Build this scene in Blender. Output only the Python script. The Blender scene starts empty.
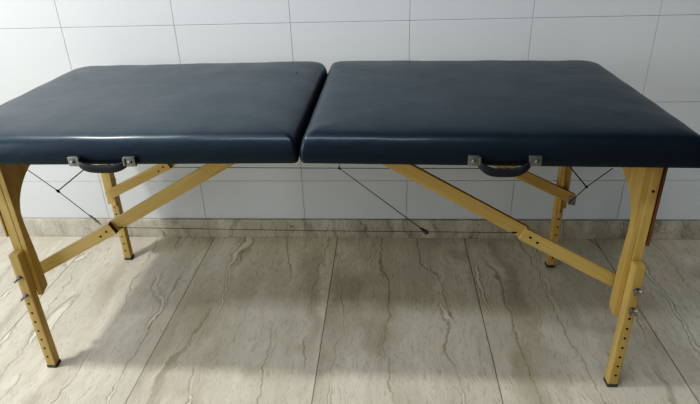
import bpy, bmesh, math, random
from mathutils import Vector, Matrix

random.seed(7)
C = bpy.context.scene.collection
SC = bpy.context.scene

# ------------------------------------------------------------------ node helpers
def mat(name):
    m = bpy.data.materials.new(name)
    m.use_nodes = True
    nt = m.node_tree
    nt.nodes.clear()
    out = nt.nodes.new('ShaderNodeOutputMaterial')
    b = nt.nodes.new('ShaderNodeBsdfPrincipled')
    nt.links.new(b.outputs[0], out.inputs[0])
    return m, nt, b

def N(nt, kind, **kw):
    n = nt.nodes.new(kind)
    for k, v in kw.items():
        setattr(n, k, v)
    return n

def setin(n, **kw):
    for k, v in kw.items():
        n.inputs[k.replace('_', ' ')].default_value = v
    return n

def plug(nt, sock, v):
    if hasattr(v, 'is_output') or hasattr(v, 'links'):
        nt.links.new(v, sock)
    else:
        sock.default_value = v

def M(nt, op, a, b=0.0, c=0.0, clamp=False):
    n = N(nt, 'ShaderNodeMath', operation=op, use_clamp=clamp)
    plug(nt, n.inputs[0], a)
    plug(nt, n.inputs[1], b)
    if len(n.inputs) > 2:
        plug(nt, n.inputs[2], c)
    return n.outputs[0]

def mix(nt, fac, a, b, blend='MIX'):
    n = N(nt, 'ShaderNodeMix', data_type='RGBA', blend_type=blend)
    plug(nt, n.inputs[0], fac)
    for i, v in ((6, a), (7, b)):
        if isinstance(v, tuple):
            n.inputs[i].default_value = (*v, 1) if len(v) == 3 else v
        else:
            nt.links.new(v, n.inputs[i])
    return n.outputs[2]

def noise(nt, vec, scale, detail=4, rough=.55, dist=0.0):
    n = N(nt, 'ShaderNodeTexNoise')
    nt.links.new(vec, n.inputs['Vector'])
    setin(n, Scale=scale, Detail=detail, Roughness=rough, Distortion=dist)
    return n.outputs[0]

def smooth(nt, v, lo, hi, a=0.0, b=1.0):
    n = N(nt, 'ShaderNodeMapRange', interpolation_type='SMOOTHSTEP')
    nt.links.new(v, n.inputs[0])
    for i, x in zip((1, 2, 3, 4), (lo, hi, a, b)):
        n.inputs[i].default_value = x
    return n.outputs[0]

def bump(nt, h, strength, dist, bsdf):
    n = N(nt, 'ShaderNodeBump')
    setin(n, Strength=strength, Distance=dist)
    nt.links.new(h, n.inputs['Height'])
    nt.links.new(n.outputs[0], bsdf.inputs['Normal'])

def objco(nt):
    return N(nt, 'ShaderNodeTexCoord').outputs['Object']

def mapping(nt, vec, scale=(1, 1, 1), rot=(0, 0, 0), loc=(0, 0, 0)):
    n = N(nt, 'ShaderNodeMapping')
    nt.links.new(vec, n.inputs[0])
    n.inputs[1].default_value = loc
    n.inputs[2].default_value = rot
    n.inputs[3].default_value = scale
    return n.outputs[0]

# ------------------------------------------------------------------ materials
def make_tile():
    m, nt, b = mat('glazed_tile')
    co = objco(nt)
    n = noise(nt, co, 1.7, 3)
    col = mix(nt, n, (.62, .65, .662), (.66, .684, .692))
    nt.links.new(col, b.inputs['Base Color'])
    setin(b, Roughness=.42)
    b.inputs['Specular IOR Level'].default_value = .3
    bump(nt, noise(nt, co, 9, 2), .08, .004, b)
    return m

def make_grout():
    m, nt, b = mat('grout')
    co = objco(nt)
    nt.links.new(mix(nt, noise(nt, co, 40), (.54, .555, .56), (.62, .63, .635)), b.inputs['Base Color'])
    setin(b, Roughness=.9)
    return m

def stone_nodes(nt, b, co, flat, light, dark, vein, pale, speck=.5, k=1.0):
    """Vein-cut travertine: long streaks along the second axis of flat."""
    warp = N(nt, 'ShaderNodeTexNoise')
    nt.links.new(co, warp.inputs['Vector'])
    setin(warp, Scale=5.0, Detail=5, Roughness=.62)
    wv = N(nt, 'ShaderNodeVectorMath', operation='MULTIPLY_ADD')
    nt.links.new(warp.outputs['Color'], wv.inputs[0])
    wv.inputs[1].default_value = (.10, .06, .05)
    nt.links.new(flat, wv.inputs[2])
    v = wv.outputs[0]
    sep = N(nt, 'ShaderNodeSeparateXYZ')
    nt.links.new(v, sep.inputs[0])

    def streaks(freq, amp, off):
        n = noise(nt, mapping(nt, v, loc=(off, off * 1.7, 0)), 2.3 * k, 3, .5)
        t = M(nt, 'MULTIPLY_ADD', sep.outputs[0], freq * k, M(nt, 'MULTIPLY', n, amp))
        return M(nt, 'ABSOLUTE', M(nt, 'SUBTRACT', M(nt, 'FRACT', t), .5))

    def gate(off, scale, lo, hi):
        return smooth(nt, noise(nt, mapping(nt, co, loc=(off, off * .6, off * 1.3)), scale, 3), lo, hi)

    broad = noise(nt, v, 7.0, 5, .6)
    col = mix(nt, smooth(nt, broad, .33, .68), dark, light)
    fine = noise(nt, mapping(nt, v, (1, .5, 1)), 34, 6, .68)
    col = mix(nt, smooth(nt, fine, .38, .66, 0, .6), col, dark)
    grit = noise(nt, mapping(nt, v, (1.4, .8, 1)), 130, 3, .7)
    col = mix(nt, smooth(nt, grit, .48, .72, 0, .45), col, vein)
    # warm brown clouds beside the seams
    r0 = streaks(2.3, 2.2, 5.0)
    col = mix(nt, M(nt, 'MULTIPLY', smooth(nt, r0, .0, .16, .44, 0), gate(2.0, 2.5, .42, .62)), col, vein)
    r1 = streaks(4.6, 2.8, .0)
    seam = M(nt, 'MULTIPLY', smooth(nt, r1, .006, .026, 1, 0), gate(4.1, 3.0, .36, .54))
    col = mix(nt, M(nt, 'MULTIPLY', seam, .62), col, vein)
    r2 = streaks(3.4, 2.6, 9.0)
    g2 = gate(7.7, 2.6, .40, .54)
    col = mix(nt, M(nt, 'MULTIPLY', M(nt, 'MULTIPLY', smooth(nt, r2, .030, .055, 1, 0), g2), .55), col, vein)
    col = mix(nt, M(nt, 'MULTIPLY', M(nt, 'MULTIPLY', smooth(nt, r2, .012, .026, 1, 0), g2), .85), col, pale)
    pit = smooth(nt, noise(nt, mapping(nt, v, (1, .6, 1)), 85, 3, .6), .64, .72)
    col = mix(nt, M(nt, 'MULTIPLY', M(nt, 'MULTIPLY', pit, gate(1.3, 4.2, .40, .60)), speck), col, vein)
    return col

PL_W, PL_X = .537, -.751
def make_floor():
    m, nt, b = mat('polished_travertine')
    co = objco(nt)
    sep = N(nt, 'ShaderNodeSeparateXYZ')
    nt.links.new(co, sep.inputs[0])
    t = M(nt, 'DIVIDE', M(nt, 'SUBTRACT', sep.outputs[0], PL_X), PL_W)
    idx = M(nt, 'FLOOR', t)
    fr = M(nt, 'SUBTRACT', t, idx)
    wn = N(nt, 'ShaderNodeTexWhiteNoise', noise_dimensions='1D')
    nt.links.new(idx, wn.inputs['W'])
    off = N(nt, 'ShaderNodeVectorMath', operation='MULTIPLY_ADD')
    nt.links.new(wn.outputs['Color'], off.inputs[0])
    off.inputs[1].default_value = (17, 23, 11)
    nt.links.new(co, off.inputs[2])
    flat = mapping(nt, off.outputs[0], (1.0, .22, 1), (0, 0, math.radians(-5)))
    col = stone_nodes(nt, b, off.outputs[0], flat, (.69, .65, .545), (.54, .505, .41), (.25, .21, .14), (.72, .69, .60))
    tint = M(nt, 'MULTIPLY_ADD', wn.outputs['Value'], .10, .95)
    tn = N(nt, 'ShaderNodeVectorMath', operation='SCALE')
    nt.links.new(col, tn.inputs[0]); nt.links.new(tint, tn.inputs[3])
    edge = M(nt, 'MINIMUM', fr, M(nt, 'SUBTRACT', 1.0, fr))
    joint = smooth(nt, edge, .0024, .0042, 1, 0)
    col = mix(nt, M(nt, 'MULTIPLY', joint, .8), tn.outputs[0], (.13, .12, .095))
    nt.links.new(col, b.inputs['Base Color'])
    setin(b, Roughness=.32)
    b.inputs['Specular IOR Level'].default_value = .35
    bump(nt, M(nt, 'SUBTRACT', 1.0, joint), .3, .001, b)
    return m

def make_skirting():
    m, nt, b = mat('skirting_stone')
    co = objco(nt)
    flat = mapping(nt, co, (1.6, 1, .9), (0, math.radians(20), 0))
    col = stone_nodes(nt, b, co, flat, (.60, .57, .49), (.44, .41, .335), (.15, .13, .09), (.66, .64, .57), 1.0, 2.6)
    nt.links.new(col, b.inputs['Base Color'])
    setin(b, Roughness=.4)
    return m

def make_vinyl():
    m, nt, b = mat('navy_vinyl')
    co = objco(nt)
    n = noise(nt, co, 3.0, 4)
    nt.links.new(mix(nt, n, (.007, .012, .020), (.012, .018, .028)), b.inputs['Base Color'])
    setin(b, Roughness=.40)
    b.inputs['Specular IOR Level'].default_value = .42
    b.inputs['Specular Tint'].default_value = (.62, .86, 1, 1)
    setin(b, Coat_Weight=.42, Coat_Roughness=.24)
    b.inputs['Coat IOR'].default_value = 1.42
    nt.links.new(smooth(nt, noise(nt, co, 7, 4), .3, .7, .50, .58), b.inputs['Roughness'])
    w = noise(nt, mapping(nt, co, (1.2, 1, 2.2)), 26, 3, .5)
    g = noise(nt, co, 420, 2)
    h = M(nt, 'ADD', M(nt, 'MULTIPLY', w, 1.0), M(nt, 'MULTIPLY', g, .12))
    bump(nt, h, .34, .004, b)
    return m

def make_simple(name, c1, c2, rough, metal=0.0, scale=30, spec=.5):
    m, nt, b = mat(name)
    nt.links.new(mix(nt, noise(nt, objco(nt), scale), c1, c2), b.inputs['Base Color'])
    setin(b, Roughness=rough, Metallic=metal)
    b.inputs['Specular IOR Level'].default_value = spec
    return m

def make_wood(name, c1, c2, axis):
    """Lacquered beech; the grain runs along the local axis given."""
    m, nt, b = mat(name)
    co = objco(nt)
    sc = [34, 34, 34]
    sc[axis] = 2.0
    g = noise(nt, mapping(nt, co, tuple(sc)), 1.0, 5, .6, .6)
    f = [260, 260, 260]
    f[axis] = 9
    ff = noise(nt, mapping(nt, co, tuple(f)), 1.0, 2)
    col = mix(nt, smooth(nt, g, .3, .72), c1, c2)
    col = mix(nt, smooth(nt, ff, .52, .75, 0, .35), col, tuple(x * .55 for x in c2))
    nt.links.new(col, b.inputs['Base Color'])
    setin(b, Roughness=.42)
    return m

TILE, GROUT, FLOOR, SKIRT, VINYL = make_tile(), make_grout(), make_floor(), make_skirting(), make_vinyl()
WOOD_Z = make_wood('beech_upright', (.54, .385, .155), (.43, .285, .10), 2)
WOOD_X = make_wood('beech_slat', (.52, .375, .155), (.42, .285, .105), 0)
WOOD_DARK = make_wood('dark_brown_edge', (.16, .075, .035), (.10, .045, .02), 2)
ENDGRAIN = make_wood('end_grain', (.20, .085, .035), (.13, .05, .02), 1)
HOLE = make_simple('hole_shadow', (.02, .014, .008, .7175), (.03, .02, .01), .9)
STEEL = make_simple('zinc_steel', (.27, .275, .28), (.38, .385, .39), .38, .85)
NICKEL = make_simple('nickel_plate', (.20, .205, .20), (.30, .30, .285), .32, .85)
CABLE = make_simple('black_cable', (.018, .018, .018), (.035, .035, .033), .5)
SLEEVE = make_simple('grey_sleeve', (.22, .23, .22), (.30, .31, .30), .45, .3)
RUBBER = make_simple('grey_rubber', (.06, .062, .06), (.10, .10, .095), .75)
STRAP = make_simple('black_strap', (.014, .017, .022), (.024, .028, .034), .45)
PANEL = make_simple('underside_board', (.30, .21, .11), (.36, .26, .14), .7)

# ------------------------------------------------------------------ mesh helpers
def link(name, bm, mats, parent=None, smooth_ang=None, loc=None):
    me = bpy.data.meshes.new(name)
    bmesh.ops.recalc_face_normals(bm, faces=bm.faces)
    bm.to_mesh(me)
    bm.free()
    for mm in (mats if isinstance(mats, (list, tuple)) else [mats]):
        me.materials.append(mm)
    o = bpy.data.objects.new(name, me)
    C.objects.link(o)
    if parent is not None:
        o.parent = parent
    if loc:
        o.location = loc
    if smooth_ang:
        for p in me.polygons:
            p.use_smooth = True
        me.set_sharp_from_angle(angle=math.radians(smooth_ang))
    return o

def box(bm, lo, hi, bev=0.0, mi=0, mtx=None, seg=2):
    vs = [bm.verts.new((x, y, z)) for x in (lo[0], hi[0]) for y in (lo[1], hi[1]) for z in (lo[2], hi[2])]
    fs = [bm.faces.new([vs[i] for i in q]) for q in
          ((0, 1, 3, 2), (4, 6, 7, 5), (0, 4, 5, 1), (2, 3, 7, 6), (0, 2, 6, 4), (1, 5, 7, 3))]
    bmesh.ops.recalc_face_normals(bm, faces=fs)
    verts, faces = set(vs), set(fs)
    if bev:
        es = list({e for f in fs for e in f.edges})
        r = bmesh.ops.bevel(bm, geom=es, offset=bev, segments=seg, affect='EDGES', profile=.6)
        verts = {v for v in verts if v.is_valid} | set(r['verts'])
        faces = {f for f in faces if f.is_valid} | set(r['faces'])
    for f in faces:
        f.material_index = mi
    if mtx is not None:
        bmesh.ops.transform(bm, matrix=mtx, verts=list(verts))

def tube(bm, pts, r, seg=8, mi=0, radii=None):
    pts = [Vector(p) for p in pts]
    rings = []
    ref = Vector((0, 0, 1))
    for i, p in enumerate(pts):
        d = (pts[min(i + 1, len(pts) - 1)] - pts[max(i - 1, 0)]).normalized()
        if abs(d.dot(ref)) > .95:
            ref = Vector((0, 1, 0)) if abs(d.y) < .9 else Vector((1, 0, 0))
        s = d.cross(ref).normalized()
        u = s.cross(d).normalized()
        rr = radii[i] if radii else r
        rings.append([bm.verts.new(p + rr * (math.cos(a) * s + math.sin(a) * u))
                      for a in (2 * math.pi * k / seg for k in range(seg))])
    fs = []
    for a, b in zip(rings, rings[1:]):
        for k in range(seg):
            fs.append(bm.faces.new((a[k], a[(k + 1) % seg], b[(k + 1) % seg], b[k])))
    fs.append(bm.faces.new(rings[0]))
    fs.append(bm.faces.new(rings[-1]))
    for f in fs:
        f.material_index = mi

def extrude_poly(bm, pts, axis, a, b, mi=0):
    """Prism of a 2-D outline; axis 0: pts are (y,z), axis 1: pts are (x,z)."""
    mk = (lambda p, t: (t, p[0], p[1])) if axis == 0 else (lambda p, t: (p[0], t, p[1]))
    A = [bm.verts.new(mk(p, a)) for p in pts]
    B = [bm.verts.new(mk(p, b)) for p in pts]
    n = len(pts)
    fs = [bm.faces.new(A), bm.faces.new(B)]
    for k in range(n):
        fs.append(bm.faces.new((A[k], A[(k + 1) % n], B[(k + 1) % n], B[k])))
    for f in fs:
        f.material_index = mi

def disc(bm, c, r, axis, t, mi, seg=10):
    """A short plug, axis 0/1/2, thickness t."""
    d = [0, 0, 0]
    d[axis] = t / 2
    c = Vector(c)
    tube(bm, [c - Vector(d), c + Vector(d)], r, seg, mi)

def tag(o, label, cat, kind=None):
    o['label'] = label
    o['category'] = cat
    if kind:
        o['kind'] = kind
    return o

# ------------------------------------------------------------------ the setting
D = 2.088            # wall face
W, X0 = .43, -1.211  # tile columns
ROWS = [.087, .264, .582, .892, 1.21, 1.53, 1.85, 2.17, 2.49]

bm = bmesh.new()
box(bm, (-6, -2.5, -.06), (6, D + .10, 0))
tag(link('floor', bm, FLOOR), 'beige travertine floor slabs laid lengthwise toward the wall', 'floor', 'structure')

bm = bmesh.new()
box(bm, (-6, D + .004, 0), (6, D + .12, 2.6), mi=1)
g = .0007
for k in range(-12, 18):
    for z0, z1 in zip(ROWS, ROWS[1:]):
        lo = (max(X0 + k * W + g, -6), D, z0 + g)
        hi = (min(X0 + (k + 1) * W - g, 6), D + .008, z1 - g)
        if hi[0] - lo[0] < .02:
            continue
        tw = random.uniform(-.0004, .0004)
        mid = Vector(((lo[0] + hi[0]) / 2, D, (lo[2] + hi[2]) / 2))
        mtx = Matrix.Translation(mid) @ Matrix.Rotation(tw, 4, 'Z') @ Matrix.Rotation(random.uniform(-.0004, .0004), 4, 'X') @ Matrix.Translation(-mid)
        box(bm, lo, hi, .0013, 0, mtx)
tag(link('wall_back', bm, [TILE, GROUT]), 'white glazed rectangular wall tiles behind the table', 'wall', 'structure')

bm = bmesh.new()
box(bm, (-6, D - .012, 0), (6, D + .003, ROWS[0] - .001), .002)
tag(link('baseboard_back', bm, SKIRT, smooth_ang=40), 'speckled travertine skirting strip along the foot of the tiled wall', 'skirting', 'structure')

# ------------------------------------------------------------------ the massage table
CX, CY = -.205, 1.590
table = bpy.data.objects.new('massage_table', None)
table.empty_display_size = .2
C.objects.link(table)
table.location = (CX, CY, 0)
table.rotation_euler = (0, 0, math.radians(-1.0))
tag(table, 'folding massage table with navy vinyl top in two halves on beech legs against white tiles', 'massage table')

ZT, ZB = .770, .700
HALF, HD = .913, .376

def rrect(x0, x1, y0, y1, r, n=7):
    """Closed outline of a rectangle, corner radii r = (x0y0, x1y0, x1y1, x0y1)."""
    pts = []
    for (cx, cy, a0, rr) in ((x0 + r[0], y0 + r[0], 180, r[0]), (x1 - r[1], y0 + r[1], 270, r[1]),
                             (x1 - r[2], y1 - r[2], 0, r[2]), (x0 + r[3], y1 - r[3], 90, r[3])):
        for k in range(n):
            a = math.radians(a0 + 90 * k / (n - 1))
            pts.append((cx + rr * math.cos(a), cy + rr * math.sin(a)))
    return pts

def resample(pts, step):
    out = []
    n = len(pts)
    for i in range(n):
        a, b = Vector(pts[i]), Vector(pts[(i + 1) % n])
        m = max(1, int(round((b - a).length / step)))
        for k in range(m):
            out.append(tuple(a.lerp(b, k / m)))
    return out

def cushion(x0, x1, r, spot=None):
    base = resample(rrect(x0, x1, -HD, HD + .030, r), .03)
    cx, cy = (x0 + x1) / 2, .015
    hx, hy = (x1 - x0) / 2, HD + .015
    prof = [(.012, ZB), (.003, ZB + .002), (.001, ZB + .008), (.0, ZB + .019), (.0008, ZB + .031), (.003, ZB + .043), (.0066, ZB + .0535),
            (.0115, ZB + .0615), (.018, ZB + .0675), (.027, ZB + .0717), (.040, ZB + .0750), (.060, ZB + .0775), (.090, ZB + .0797),
            (.13, ZB + .0815), (.19, ZB + .0828), (.26, ZB + .0833), (.33, ZB + .0835)]
    bm = bmesh.new()
    rings = []
    for ins, z in prof:
        sx, sy = (hx - ins) / hx, (hy - ins) / hy
        ring = []
        for (x, y) in base:
            px, py = cx + (x - cx) * sx, cy + (y - cy) * sy
            zz = z
            if z > ZB + .03:      # slack vinyl: faint waves along the rolled edges
                zz += .0010 * math.sin(px * 31 + py * 17) * math.sin(px * 13 - py * 23)
            zz += .009 * max(0.0, 1 - abs(px) / HALF)      # the two halves rise a little toward the fold
            ring.append(bm.verts.new((px - .015 * py - .003, py, zz)))
        rings.append(ring)
    n = len(base)
    for a, b in zip(rings, rings[1:]):
        for k in range(n):
            bm.faces.new((a[k], a[(k + 1) % n], b[(k + 1) % n], b[k]))
    bm.faces.new(rings[0])
    bm.faces.new(rings[-1])
    if spot:
        disc(bm, (spot[0], spot[1], ZB + .0912), .0028, 2, .0014, 1)
    return link('cushion', bm, [VINYL, HOLE], table, 60)

GAP = .0015
cushion(-HALF - .022, -GAP, (.020, .012, .050, .058), spot=(-.086, .172))
cushion(GAP, HALF + .012, (.012, .020, .050, .026))

# plywood bottoms the legs are fixed to, hidden behind the padded rim
for s in (-1, 1):
    bm = bmesh.new()
    a, b = sorted((s * .012, s * (HALF - .03)))
    box(bm, (a, -HD + .03, ZB + .002), (b, HD - .03, ZB + .008), .002)
    link('underside_board', bm, PANEL, table)

# --- carrying handles on the front rim
def handle(u0, u1, sag, out, zc):
    yf = -HD - .0005
    bm = bmesh.new()
    pts = []
    n = 22
    for i in range(n + 1):
        t = i / n
        x = u0 + .008 + (u1 - u0 - .016) * t
        e = 1 - (2 * t - 1) ** 6
        z = zc - .003 - sag * (1 - abs(2 * t - 1) ** 3.2)
        pts.append((x, yf - .004 - out * e, z))
    wd, th = .0100, .0035
    ring = []
    for i, p in enumerate(pts):
        q = [Vector(p) + Vector((0, a * th, b * wd)) for a, b in
             ((-1, -.8), (-.6, -1), (.6, -1), (1, -.8), (1, .8), (.6, 1), (-.6, 1), (-1, .8))]
        ring.append([bm.verts.new(v) for v in q])
    for a, b in zip(ring, ring[1:]):
        for k in range(8):
            bm.faces.new((a[k], a[(k + 1) % 8], b[(k + 1) % 8], b[k]))
    bm.faces.new(ring[0]); bm.faces.new(ring[-1])
    h = link('handle', bm, STRAP, table, 50)
    for u, s in ((u0, 1), (u1, -1)):
        bm = bmesh.new()
        box(bm, (u - .015, yf - .009, zc - .0125), (u + .012 if s > 0 else u + .015, yf + .002, zc + .0125), .003)
        # folded slot lip on the strap side and a domed rivet
        box(bm, (u + s * .012 - .003, yf - .012, zc - .010), (u + s * .012 + .003, yf, zc + .010), .0015)
        tube(bm, [(u - s * .002, yf - .008, zc), (u - s * .002, yf - .0125, zc), (u - s * .002, yf - .0145, zc)], .004, 12, 0, [.0052, .0048, .002])
        link('bracket', bm, NICKEL, h, 45)
handle(-.546, -.407, .014, .008, .7175)
handle(.409, .545, .023, .011, .7225)

# --- legs, end panels
LEG_TOP = .413
SHEAR = .045

def skew(bm):
    for v in bm.verts:
        v.co.x -= SHEAR * v.co.y
        v.co.y -= .010
    return bm

def arch_outline(zl):
    """End panel in (v, z): two legs joined by a broad rounded arch."""
    o = [(-.292, ZB - .004), (-.292, zl), (-.256, zl + .012)]
    # front leg rises, then the cut-out sweeps in
    o += [(-.260, .38), (-.270, .49)]
    for k in range(1, 13):
        a = math.radians(90 * k / 12)
        o.append((-.271 + .19 * (1 - math.cos(a)), .50 + .135 * math.sin(a)))
    back = [(-p[0], p[1]) for p in reversed(o)]
    return o + back

for s in (-1, 1):
    XI, XO = (.835, .862) if s < 0 else (.828, .854)      # leg bar, inner and outer face
    bm = bmesh.new()
    extrude_poly(bm, arch_outline(.256 if s < 0 else .232), 0, s * (XI - .014), s * XI)
    ep = link('end_panel', skew(bm), WOOD_Z, table)
    for f in (-1, 1):       # front leg, rear leg
        bm = bmesh.new()
        def vbox(x0, x1, v0, v1, z0, z1, bev=.003, mi=0):
            xa, xb = sorted((s * x0, s * x1)); ya, yb = sorted((f * v0, f * v1))
            box(bm, (xa, ya, z0), (xb, yb, z1), bev, mi)
        vbox(XI + .0005, XO, .272, .2935, .268, ZB - .006)
        disc(bm, (s * (XI + XO) / 2, f * .2935, .61), .0035, 1, .0012, 1)
        leg = link('leg', skew(bm), [WOOD_Z, HOLE], table)
        # outer batten: darker brown on the right end, plain beech on the left
        bm = bmesh.new()
        vbox(XO + .0015, XO + .0075, .252, .297, .455, ZB - .006, .003)
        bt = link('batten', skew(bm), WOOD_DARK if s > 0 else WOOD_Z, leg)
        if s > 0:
            bt['label'] = 'dark brown outer batten'
        # height extension with its row of peg holes
        bm = bmesh.new()
        x0, x1, v0, v1 = XI - .002, XO, .294, .323
        vbox(x0, x1, v0, v1, .010, LEG_TOP, .004)
        for k in range(7):
            z = .045 + .0335 * k
            disc(bm, (s * ((x0 + x1) / 2 + .002), f * v1, z), .0034, 1, .0012, 1)
            disc(bm, (s * ((x0 + x1) / 2 + .002), f * v0, z), .0034, 1, .0012, 1)
        link('leg_extension', skew(bm), [WOOD_Z, HOLE], leg)
        bm = bmesh.new()
        vbox(x0 - .001, x1 + .001, v0 - .001, v1 + .001, 0, .0115, .003)
        link('rubber_foot', skew(bm), RUBBER, leg)
        for z in (.338, .276):
            bm = bmesh.new()
            xc = s * ((XI + XO) / 2 + .001)
            tube(bm, [(xc, f * (v1 - .002), z), (xc, f * (v1 + .003), z)], .0085, 14)          # washer
            tube(bm, [(xc, f * (v1 + .002), z), (xc, f * (v1 + .010), z)], .0055, 6)           # nut
            tube(bm, [(xc, f * (v1 + .008), z), (xc, f * (v1 + .026), z)], .0026, 8)           # bolt end
            tl = math.radians(35)
            for w in (-1, 1):                                                                  # wings
                dx, dz = w * math.cos(tl), w * math.sin(tl)
                tube(bm, [(xc + dx * .003, f * (v1 + .006), z + dz * .003), (xc + dx * .009, f * (v1 + .012), z + dz * .009),
                          (xc + dx * .012, f * (v1 + .016), z + dz * .012)], .003, 8, 0, [.0035, .003, .0022])
            link('wing_nut', skew(bm), STEEL, leg, 45)

# --- folding braces: lower slat, upper slat, hinge bolts
def slat(p, q, v0, v1, w, r0=True, r1=True, dark_end=False):
    """Slat from p to q in (u, z), rounded ends, between v0 and v1; built flat along X so the grain follows it."""
    L = math.hypot(q[0] - p[0], q[1] - p[1])
    ang = math.atan2(q[1] - p[1], q[0] - p[0])
    h = w / 2
    pts = []
    if r1:
        pts += [(L + h * .55 * math.cos(math.radians(a)), h * math.sin(math.radians(a))) for a in range(-90, 91, 15)]
    else:
        pts += [(L, -h), (L, h)]
    if r0:
        pts += [(h * .55 * math.cos(math.radians(a)), h * math.sin(math.radians(a))) for a in range(90, 271, 15)]
    else:
        pts += [(0, h), (0, -h)]
    bm = bmesh.new()
    extrude_poly(bm, pts, 1, v0, v1)
    bm.faces.ensure_lookup_table()
    if dark_end:
        for f in bm.faces:
            c = f.calc_center_median()
            f.normal_update()
            if abs(f.normal.y) < .5 and c.x > L - .004 and abs(c.z) < h * .97:
                f.material_index = 1
    return bm, (p[0], 0, p[1]), -ang

HU, HZ = .577, .453        # hinge in (u, z)
def brace(s, f, hu, hz, lu, lz, tu, tz):
    v0, v1 = sorted((f * .254, f * .240))
    k = f * .012
    bm, loc, rot = slat((s * lu, lz), (s * (hu - .006), hz + .003), v0, v1, .036, True, False, s < 0 and f < 0)
    o = link('brace', bm, [WOOD_X, ENDGRAIN], table, None, loc)
    o.rotation_euler = (0, rot, 0)
    # upper slat lies on the outer side of the lower one
    side = 1
    w0, w1 = sorted((v0 + side * .0144, v1 + side * .0144))
    bm, loc2, rot2 = slat((s * (hu + .004), hz - .002), (s * tu, tz), w0, w1, .036, True, False)
    mt = Matrix.Translation(loc2) @ Matrix.Rotation(rot2, 4, 'Y')
    up = link('brace_arm', bm, [WOOD_X, ENDGRAIN], o)
    up.matrix_parent_inverse = (Matrix.Translation(loc) @ Matrix.Rotation(rot, 4, 'Y')).inverted()
    up.location = loc2
    up.rotation_euler = (0, rot2, 0)
    for du, dz in ((.034, -.022), (.014, -.006)):
        bm = bmesh.new()
        a = (s * (hu + du), 0, hz + dz)
        lo, hi = min(v0, w0) - .0012, max(v1, w1) + .0012
        tube(bm, [(a[0], lo, a[2]), (a[0], hi, a[2])], .0032, 10)
        hb = link('hinge_bolt', bm, HOLE, o)
        hb.matrix_parent_inverse = (Matrix.Translation(loc) @ Matrix.Rotation(rot, 4, 'Y')).inverted()
    return o

for s in (-1, 1):
    brace(s, -1, HU, HZ, .832, .312, .158, .694)
    brace(s, 1, HU + .025, .440, .850, .318, .150, .694)
# latch plates at the foot of the rear braces
for s in (1,):
    bm = bmesh.new()
    xa, xb = sorted((s * .838, s * .862))
    box(bm, (xa, .236, .296), (xb, .2415, .330), .0015)
    tube(bm, [(s * .850, .2365, .313), (s * .850, .231, .313)], .006, 12)
    tube(bm, [(s * .856, .2365, .300), (s * .856, .231, .300)], .004, 10)
    link('latch_plate', bm, STEEL, table, 45)

# --- steel cables
def cable(pts, r=.0012, m=None):
    bm = bmesh.new()
    tube(bm, pts, r, 8)
    return link('cable', bm, m or CABLE, table, 60)

VF, VB = -.236, .232
def local(X, Y, Z):
    a = math.radians(1.0)
    x, y = X - CX, Y - CY
    return Vector((x * math.cos(a) - y * math.sin(a), x * math.sin(a) + y * math.cos(a), Z))

front = cable([(-HU + .030, VF - .012, HZ + .005), (0, VF - .012, HZ + .003), (HU - .025, VF - .012, HZ + .005)], .0008, CABLE)
for s in (-1, 1):
    bm = bmesh.new()
    tube(bm, [(s * (HU - .022), VF - .012, HZ + .005), (s * (HU - .034), VF - .012, HZ + .005)], .0024, 8)
    link('cable_end', bm, CABLE, front, 50)
rear = cable([(-HU - .01, VB, .437), (.02, VB, .436), (HU + .01, VB, .437)], .0012, CABLE)
knot = Vector((.030, VB, .436))
ball = Vector((.314, VF - .012, HZ + .003))
cross = cable([knot + Vector((.005, -.01, .264)), knot + Vector((.002, -.001, .05)), knot, knot.lerp(ball, .5) , ball])
bm = bmesh.new()
tube(bm, [ball + (knot - ball).normalized() * .03, ball + (knot - ball).normalized() * .012, ball, ball - (knot - ball).normalized() * .008],
     .004, 10, 0, [.002, .0045, .006, .003])
link('cable_ball', bm, CABLE, cross, 50)
bm = bmesh.new()
tube(bm, [knot + Vector((0, 0, .006)), knot, knot - Vector((0, 0, .005))], .004, 8, 0, [.002, .0042, .002])
link('cable_clip', bm, CABLE, cross, 50)

def y_cable(a, kn, b, br, sleeve):
    c = cable([a, kn, b])
    bm = bmesh.new()
    tube(bm, [kn, kn.lerp(br, .5), br], .0017, 8)
    link('cable_branch', bm, CABLE, c, 60)
    bm = bmesh.new()
    d = (b - kn).normalized()
    tube(bm, [kn - d * .006, kn - d * .002, kn + d * .003, kn + d * .007], .004, 8, 0, [.002, .004, .004, .002])
    link('cable_clip', bm, CABLE, c, 50)
    if sleeve:
        bm = bmesh.new()
        tube(bm, [b - d * .045, b - d * .040, b - d * .012, b - d * .006], .003, 8, 0, [.0018, .0036, .0036, .0018])
        link('cable_sleeve', bm, SLEEVE, c, 50)
    return c
y_cable(local(-1.022, 1.411, .611), local(-.944, 1.400, .550), local(-.809, 1.345, .471), local(-.734, 1.484, .699), True)
y_cable(local(.609, 1.441, .598), local(.622, 1.634, .451), local(.640, 1.815, .300), local(.410, 1.440, .699), False)

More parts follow.
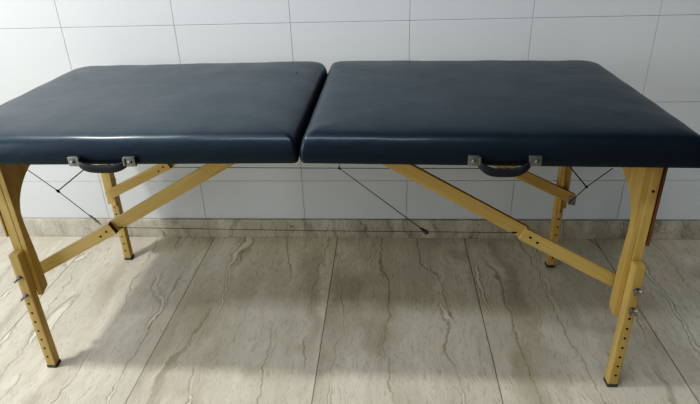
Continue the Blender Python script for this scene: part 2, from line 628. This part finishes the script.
# ------------------------------------------------------------------ light
def area(name, loc, size, power, col, target):
    l = bpy.data.lights.new(name, 'AREA')
    l.shape = 'DISK'
    l.size = size
    l.energy = power
    l.color = col
    o = bpy.data.objects.new(name, l)
    C.objects.link(o)
    o.location = loc
    o.rotation_euler = (Vector(target) - Vector(loc)).to_track_quat('-Z', 'Y').to_euler()
    return o
area('ceiling_lamp', (-1.60, 1.10, 2.50),          .13, 42, (1, .985, .95), (-1.6, 1.1, 0))
tube_light = area('ceiling_tube', (-.45, .22, 2.55),        .12, 19, (.95, .98, 1), (.1, 1.3, .6))
tube_light.data.shape = 'RECTANGLE'
tube_light.data.size = 1.3
tube_light.data.size_y = .22
tube_light.rotation_euler = (math.radians(32), 0, 0)

left_fill = area('left_fill', (-3.5, -.2, 1.35), 2.0, 56, (.97, .99, 1), (-.2, 1.7, .7))  # broad soft fill added out of view at left; no actual window
left_fill.data.shape = 'RECTANGLE'
left_fill.data.size_y = 1.6

w = bpy.data.worlds.new('room_light')
SC.world = w
w.use_nodes = True
bg = w.node_tree.nodes['Background']
bg.inputs[0].default_value = (.92, .97, 1, 1)
# the unseen half of the room: brighter toward the lit left side, dim to the right
wt = w.node_tree
wg = N(wt, 'ShaderNodeTexCoord').outputs['Generated']
dp = N(wt, 'ShaderNodeVectorMath', operation='DOT_PRODUCT')
wt.links.new(wg, dp.inputs[0])
dp.inputs[1].default_value = Vector((-.80, -.56, .12)).normalized()
wt.links.new(smooth(wt, dp.outputs['Value'], -.30, .95, .04, .46), bg.inputs[1])

# ------------------------------------------------------------------ camera
cd = bpy.data.cameras.new('camera')
cam = bpy.data.objects.new('camera', cd)
C.objects.link(cam)
r, u, f = Vector(((0.997771, 0.059953, -0.029313))), Vector(((-0.000941, 0.451828, 0.892105))), Vector(((-0.066729, 0.890088, -0.450877)))
cam.matrix_world = Matrix(((r.x, u.x, -f.x, 0), (r.y, u.y, -f.y, 0), (r.z, u.z, -f.z, 1.22468), (0, 0, 0, 1)))
cd.sensor_width = 36
cd.lens = 28.9163
cd.clip_start = .02
SC.camera = cam

SC.view_settings.view_transform = 'Standard'
SC.view_settings.look = 'None'
SC.view_settings.exposure = 0
SC.view_settings.gamma = 1
SC.view_settings.use_curve_mapping = True
cm = SC.view_settings.curve_mapping
cv = cm.curves[3]
for p in ((.028, .0095), (.08, .052), (.18, .17), (.45, .455)):
    cv.points.new(*p)
cm.update()
